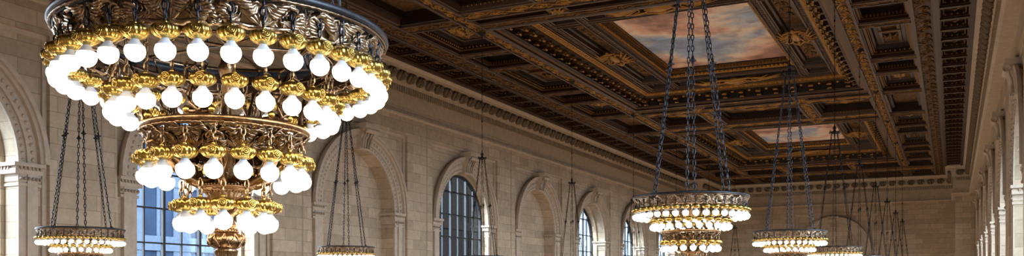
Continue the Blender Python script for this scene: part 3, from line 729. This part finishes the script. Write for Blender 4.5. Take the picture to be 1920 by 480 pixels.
def upright(a,hi=True):
    """ornate strut joining the two rings"""
    mb=MB(); c,s=cos(a),sin(a); t=(-s,c)
    def F(r,o,z): return (r*c+t[0]*o,r*s+t[1]*o,z)
    nn=6 if hi else 3
    mb.tube([F(.40,0,.85),F(.405,0,.95),F(.43,0,1.05),F(.48,0,1.14),F(.58,0,1.20),F(.745,0,1.22)],[.020,.016,.014,.012,.011,.010],nn,0)
    if hi:
        for q in (-1,1):
            mb.tube([F(.41,.0,.88),F(.42,q*.035,.90),F(.43,q*.045,.95),F(.44,q*.02,1.0),F(.43,q*.035,1.05),F(.45,q*.055,1.09),F(.46,q*.03,1.11)],[.010,.012,.012,.010,.010,.010,.006],5,0)
            mb.tube([F(.42,q*.02,.98),F(.46,q*.05,1.01),F(.50,q*.03,1.06),F(.47,q*.01,1.08)],.007,5,0)
            mb.tube([F(.60,q*.02,1.20),F(.66,q*.04,1.215),F(.70,q*.03,1.195)],[.006,.010,.005],5,0)
        for j in range(5): mb.ball(F(.425+.012*j,.0,.93+.035*j),.014,.014,.018,0,6,5)
        mb.tube([F(.39,-.05,.875),F(.39,.05,.875)],.018,10,0)      # turned roller that sits on the ring
        for q in (-1,1): mb.ball(F(.40,q*.062,.882),.020,.020,.020,1,8,6)
        mb.tube([F(.72,-.055,1.175),F(.72,.055,1.175)],.024,10,0)
    return mb
CB_=MB
def support_meshes():
    z0,z1=1.33,5.12; r0,r1=.62,.10; L=math.sqrt((z1-z0)**2+(r0-r1)**2); d=((r1-r0)/L,0,(z1-z0)/L)
    hi=link_chain(L,.085,.020,.0085,8,4,0,None,(r0,0,z0),d); lo=link_chain(L,.17,.018,.0085,6,3,0,None,(r0,0,z0),d)
    out=[]
    for m_ in (hi,lo):
        q=.52; c=(r0+(r1-r0)*q,0,z0+(z1-z0)*q)          # small turnbuckle cross half way up
        m_.lathe([(.004,-.10),(.016,-.06),(.020,-.02),(.055,-.008),(.055,.008),(.020,.02),(.016,.06),(.004,.10)],8,0,True,None,c)
        m_.tube([(r0+.045*cos(a_*pi/6),0,z0+.02+.045*sin(a_*pi/6)) for a_ in range(12)],.010,5,0,True,True)
        out.append(m_)
    return out
def hub_mesh():
    mb=MB(); mb.lathe([(.003,4.98),(.018,5.0),(.03,5.04),(.02,5.08),(.05,5.10),(.13,5.12),(.15,5.14),(.13,5.17),(.05,5.19),(.035,5.24),(.06,5.28),(.05,5.33),(.02,5.36),(.015,5.46)],16,0)
    for i in range(6):
        a=i*pi/3; mb.tube([(.10*cos(a),.10*sin(a),5.16),(.17*cos(a),.17*sin(a),5.20),(.19*cos(a),.19*sin(a),5.14),(.15*cos(a),.15*sin(a),5.11)],.012,5,0)
    return mb
sup_hi,sup_lo=support_meshes()
rodlen=ZC-CAMZ-5.44-.02
rod=link_chain(rodlen,.16,.018,.010,6,3,0,None,(0,0,5.44),(0,0,1))
for q in (.25,.5,.75): rod.ball((0,0,5.44+rodlen*q),.032,.032,.05,0,6,5)
rod.lathe([(.02,ZC-CAMZ-.14),(.06,ZC-CAMZ-.12),(.12,ZC-CAMZ-.05),(.16,ZC-CAMZ-.02),(.16,ZC-CAMZ-.001)],14,0)

def hidden(mb,name,mats): o=mb.build(name,mats); return o
protos={}
LAB='tiered bronze and gold chandelier with rows of glowing globe bulbs'
def make_chandelier(loc,rz,label,level,parts=None):
    """level 2: foreground, every chain; 1: in view further off; 0: below the frame, only its chains show"""
    root=empty('chandelier',loc,rz); tag(root,label,'chandelier','multi-tier chandeliers hanging in two rows')
    def part(key,name,fn,mats,parent=root,lo=(0,0,0),r=0):
        if key in protos: o=protos[key].copy(); COL.objects.link(o)
        else: o=fn().build(name,mats); protos[key]=o
        o.parent=parent; o.location=lo; o.rotation_euler=(0,0,r); return o
    h=level==2; S=('h' if h else 'l')
    o=part('crown'+S,'crown_hoop',lambda:hoop(.845,1.345,0,1,144 if h else 72,1.0 if h else .75),[STEEL,BRONZE]); 
    part('gal'+S,'scroll_gallery',lambda:gallery(.755,.80,1.205,1.325,12,0,True,1,h),[BRONZE_L])
    part('ring'+S,'inner_ring',lambda:(lambda m_:(m_.lathe([(.556,1.215),(.566,1.215),(.566,1.228),(.556,1.228),(.556,1.215)],72 if h else 36,0),m_.lathe([(.612,1.312),(.628,1.312),(.628,1.328),(.612,1.328),(.612,1.312)],72 if h else 36,0),m_)[-1])(MB()),[BRONZE])
    for i in range(6):
        a=i*pi/3+pi/6
        def spoke():
            m_=MB(); m_.tube([(.02,0,1.30),(.3,0,1.315),(.62,0,1.325),(.83,0,1.34)],.009,6,0); m_.tube([(.561,0,1.222),(.575,0,1.27),(.60,0,1.315)],.006,5,0); return m_
        part('spoke','spoke',spoke,[BRONZE],root,(0,0,0),a)
        part('upr'+S,'scroll_strut',lambda:upright(0,h),[BRONZE,GOLD],root,(0,0,0),a)
        part('arm'+S,'scroll_arm',lambda:scroll_arm(0,h),[BRONZE_W],root,(0,0,0),a+.2)
        part('sup'+('h' if level and loc[1]<25 else 'l')+('r' if loc[0]>-10 else 'w'),'suspension_chain',lambda:(sup_hi if (level and loc[1]<25) else sup_lo),[STEEL if (level and loc[1]<25 and loc[0]>-10) else IRON],root,(0,0,0),i*pi/3)
    part('hoop2'+S,'lower_hoop',lambda:hoop(.425,.84,0,0,96 if h else 48,.8),[BRONZE_W])
    part('gal2'+S,'lower_scroll_gallery',lambda:gallery(.30,.395,.70,.815,9,0,h,2),[BRONZE])
    part('body'+S,'central_baluster',lambda:body(h),[BRONZE_W])
    part('hub','chain_hub',hub_mesh,[IRON]); part('rod','ceiling_chain',lambda:rod,[IRON])
    for ti,(R,zb,n,zt) in enumerate(TIERS):
        clen=zt-(zb+.14)
        for i in range(n):
            a=2*pi*(i+.5*(ti%2))/n; p=(R*cos(a),R*sin(a),zb)
            if level==0: part('bulb0','glass_bulb',lambda:bulb_mesh(8,6),[BULB,NECK],root,p,a); continue
            ho=part('hold'+S,'lamp_holder',lambda:holder_mesh(h),[GOLD],root,p,a)
            part('bulb'+S,'glass_bulb',lambda:bulb_mesh(20,14) if h else bulb_mesh(10,8),[BULB,NECK],ho)
            part('ch%s%d'%(S,ti),'hanging_chain',lambda:link_chain(clen,.040,.0115,.0048,9,5,0,None,(0,0,.14)) if h else link_chain(clen,.08,.009,.006,5,3,0,None,(0,0,.11)),[STEEL if ti==0 else CHAINW],ho)
    return root
def face(x,y): return atan2(-y,-x)
RY=[3.62,13.1,22.1,31.2,40.0,48.8,57.7,66.6,75.5]; LY=[3.7,12.75,21.85,30.5,39.6,48.8,57.6,66.4,75.3]
rl=['huge multi-tier bronze and gold chandelier filling the upper left, nearest of all',
    'chandelier hanging below the large cloud painting, three tiers of bulbs in view',
    'smaller chandelier in front of the end wall, two tiers of bulbs in view',
    'small chandelier before the blind end arch, only its top bulb row in view']
ordn=['first','second','third','fourth','fifth']
for i,y in enumerate(RY):
    lab=rl[i] if i<4 else 'chandelier below the frame showing chains only, %s beyond the four lit right-row ones'%ordn[i-4]
    make_chandelier((-3.5,y,CAMZ),face(-3.5,y)+(.09 if i else .2),lab,2 if i==0 else (1 if i<4 else 0))
ll=['unseen chandelier of the window-side row, nearest the camera beside the first arched window',
    'small lit chandelier at far left, before the plain pier between two arched windows',
    'small lit chandelier at the bottom edge before the nearest blind arch']
for i,y in enumerate(LY):
    lab=ll[i] if i<3 else 'chandelier below the frame showing chains only, %s after the nearest blind arch one'%(ordn+['sixth'])[i-3]
    make_chandelier((-16.35,y,CAMZ-.12),face(-16.35,y)+.13,lab,1 if i in (1,2) else 0)

# ------------------------------------------------------------------ outside
def facade(name,x,y0,y1,h,mats,pitch,label):
    e=empty(name,(x,(y0+y1)/2,0)); tag(e,label,'building')
    mb=MB(); W=y1-y0
    mb.box(-8,0,-W/2,W/2,-3,h); 
    k=int(W/pitch); g=MB()
    for i in range(k+1):
        q=-W/2+i*W/k; mb.box(0,.2,q-.7,q+.7,-3,h-1)
    z=0
    while z<h-4:
        mb.box(0,.24,-W/2,W/2,z,z+.9); 
        for i in range(k):
            q=-W/2+(i+.5)*W/k; mb.box(0,.16,q-.12,q+.12,z+.9,z+4)
        z+=4
    mb.box(0,1.4,-W/2,W/2,h-1.2,h)
    mb.build('masonry',mats[0],e); g.box(.0,.12,-W/2,W/2,0,h-1.5); g.build('glazing',mats[1],e)
WIN_G=simple('outside_dull_glazing',(.009,.0085,.008),.95)
for m_ in (FAC,FAC_D,WIN_D,WIN_G): m_.node_tree.nodes['Principled BSDF'].inputs['Specular IOR Level'].default_value=.0 if m_ in (FAC_D,WIN_G) else .05
facade('office_building',-44,34,64,17,[FAC,WIN_D],3.6,'pale blue-grey building seen through the large window behind the biggest chandelier')
facade('stone_building',-48,74,108,28,[FAC_D,WIN_G],4.2,'dark grey building seen through the narrow window right of the first blind arch')
facade('far_office_tower',-50,118,190,22,[mat_stone('outside_white_masonry',(.11,.135,.17),(.15,.175,.21),blocks=False),simple('outside_blue_glazing',(.035,.055,.09),.2)],3.0,'pale building seen through the slim bright windows left of the second chandelier')
mb=MB(); mb.box(-140,XL-1.4,-80,220,-3.4,-3.2); mb.box(XR+1.4,120,-80,220,-3.4,-3.2); struct(mb.build('ground',[FAC_D]))

# ------------------------------------------------------------------ light, camera, render look
w=bpy.data.worlds.new('overcast_sky'); sc.world=w; w.use_nodes=True; nt=w.node_tree; bg=nt.nodes['Background']
tc=N(nt,'ShaderNodeTexCoord'); nz=noise(nt,tc.outputs['Generated'],2.2,4); r=ramp(nt,nz.outputs[0],[(.35,(.62,.80,1.0)),(.65,(.92,.97,1.0))]); nt.links.new(r.outputs[0],bg.inputs[0]); bg.inputs[1].default_value=13.0
for side,sx in (('l',-1),('r',1)):      # daylight portals in the window openings
    for k in range(-1,8):
        if side=='l' and KINDS[k][0]=='b': continue
        l=bpy.data.lights.new('window_daylight','AREA'); l.shape='RECTANGLE'; l.size=5.1; l.size_y=7.6; l.cycles.is_portal=True
        o=bpy.data.objects.new('window_daylight',l); COL.objects.link(o); o.location=((XL-1.15) if sx<0 else (XR+1.15),BAY0+BAY*k,7.8)
        o.rotation_euler=(0,-pi/2 if sx<0 else pi/2,0); l.size,l.size_y=7.6,5.1
for x in (-16.2,-3.9):                  # fill added at the unseen reading lamps' height to brighten the walls
    for i in range(11):
        l=bpy.data.lights.new('reading_lamp_fill','POINT'); l.energy=150; l.color=(1,.80,.58); l.shadow_soft_size=.35
        o=bpy.data.objects.new('reading_lamp_fill',l); COL.objects.link(o); o.location=(x,-4+8.9*i,1.4)
cam=bpy.data.cameras.new('camera'); sl=bpy.data.lights.new('jamb_fill_sun','SUN'); sl.energy=8; sl.angle=math.radians(14); sl.color=(.80,.90,1)  # bluish sun standing in for bright sky, added to brighten the window jambs
so=bpy.data.objects.new('jamb_fill_sun',sl); COL.objects.link(so)
import mathutils
so.rotation_euler=mathutils.Vector((.40,.82,-.55)).to_track_quat('-Z','Y').to_euler()
co=bpy.data.objects.new('camera',cam); COL.objects.link(co); sc.camera=co
F_=1673.0; cam.sensor_fit='HORIZONTAL'; cam.sensor_width=36; cam.lens=36*F_/1920; cam.clip_start=.05; cam.clip_end=500
cam.shift_y=(540-240)/1920; co.location=(0,0,CAMZ); co.rotation_euler=(pi/2,0,math.atan(826/F_))
vs=sc.view_settings; vs.view_transform='Standard'; vs.look='None'; vs.gamma=1; vs.use_curve_mapping=False; vs.exposure=0.12
sc.render.film_transparent=False
cy=sc.cycles
cy.use_denoising=True; cy.max_bounces=8; cy.diffuse_bounces=5; cy.glossy_bounces=3; cy.transmission_bounces=4; cy.transparent_max_bounces=8; cy.caustics_reflective=False; cy.caustics_refractive=False; cy.sample_clamp_indirect=6; cy.use_light_tree=True
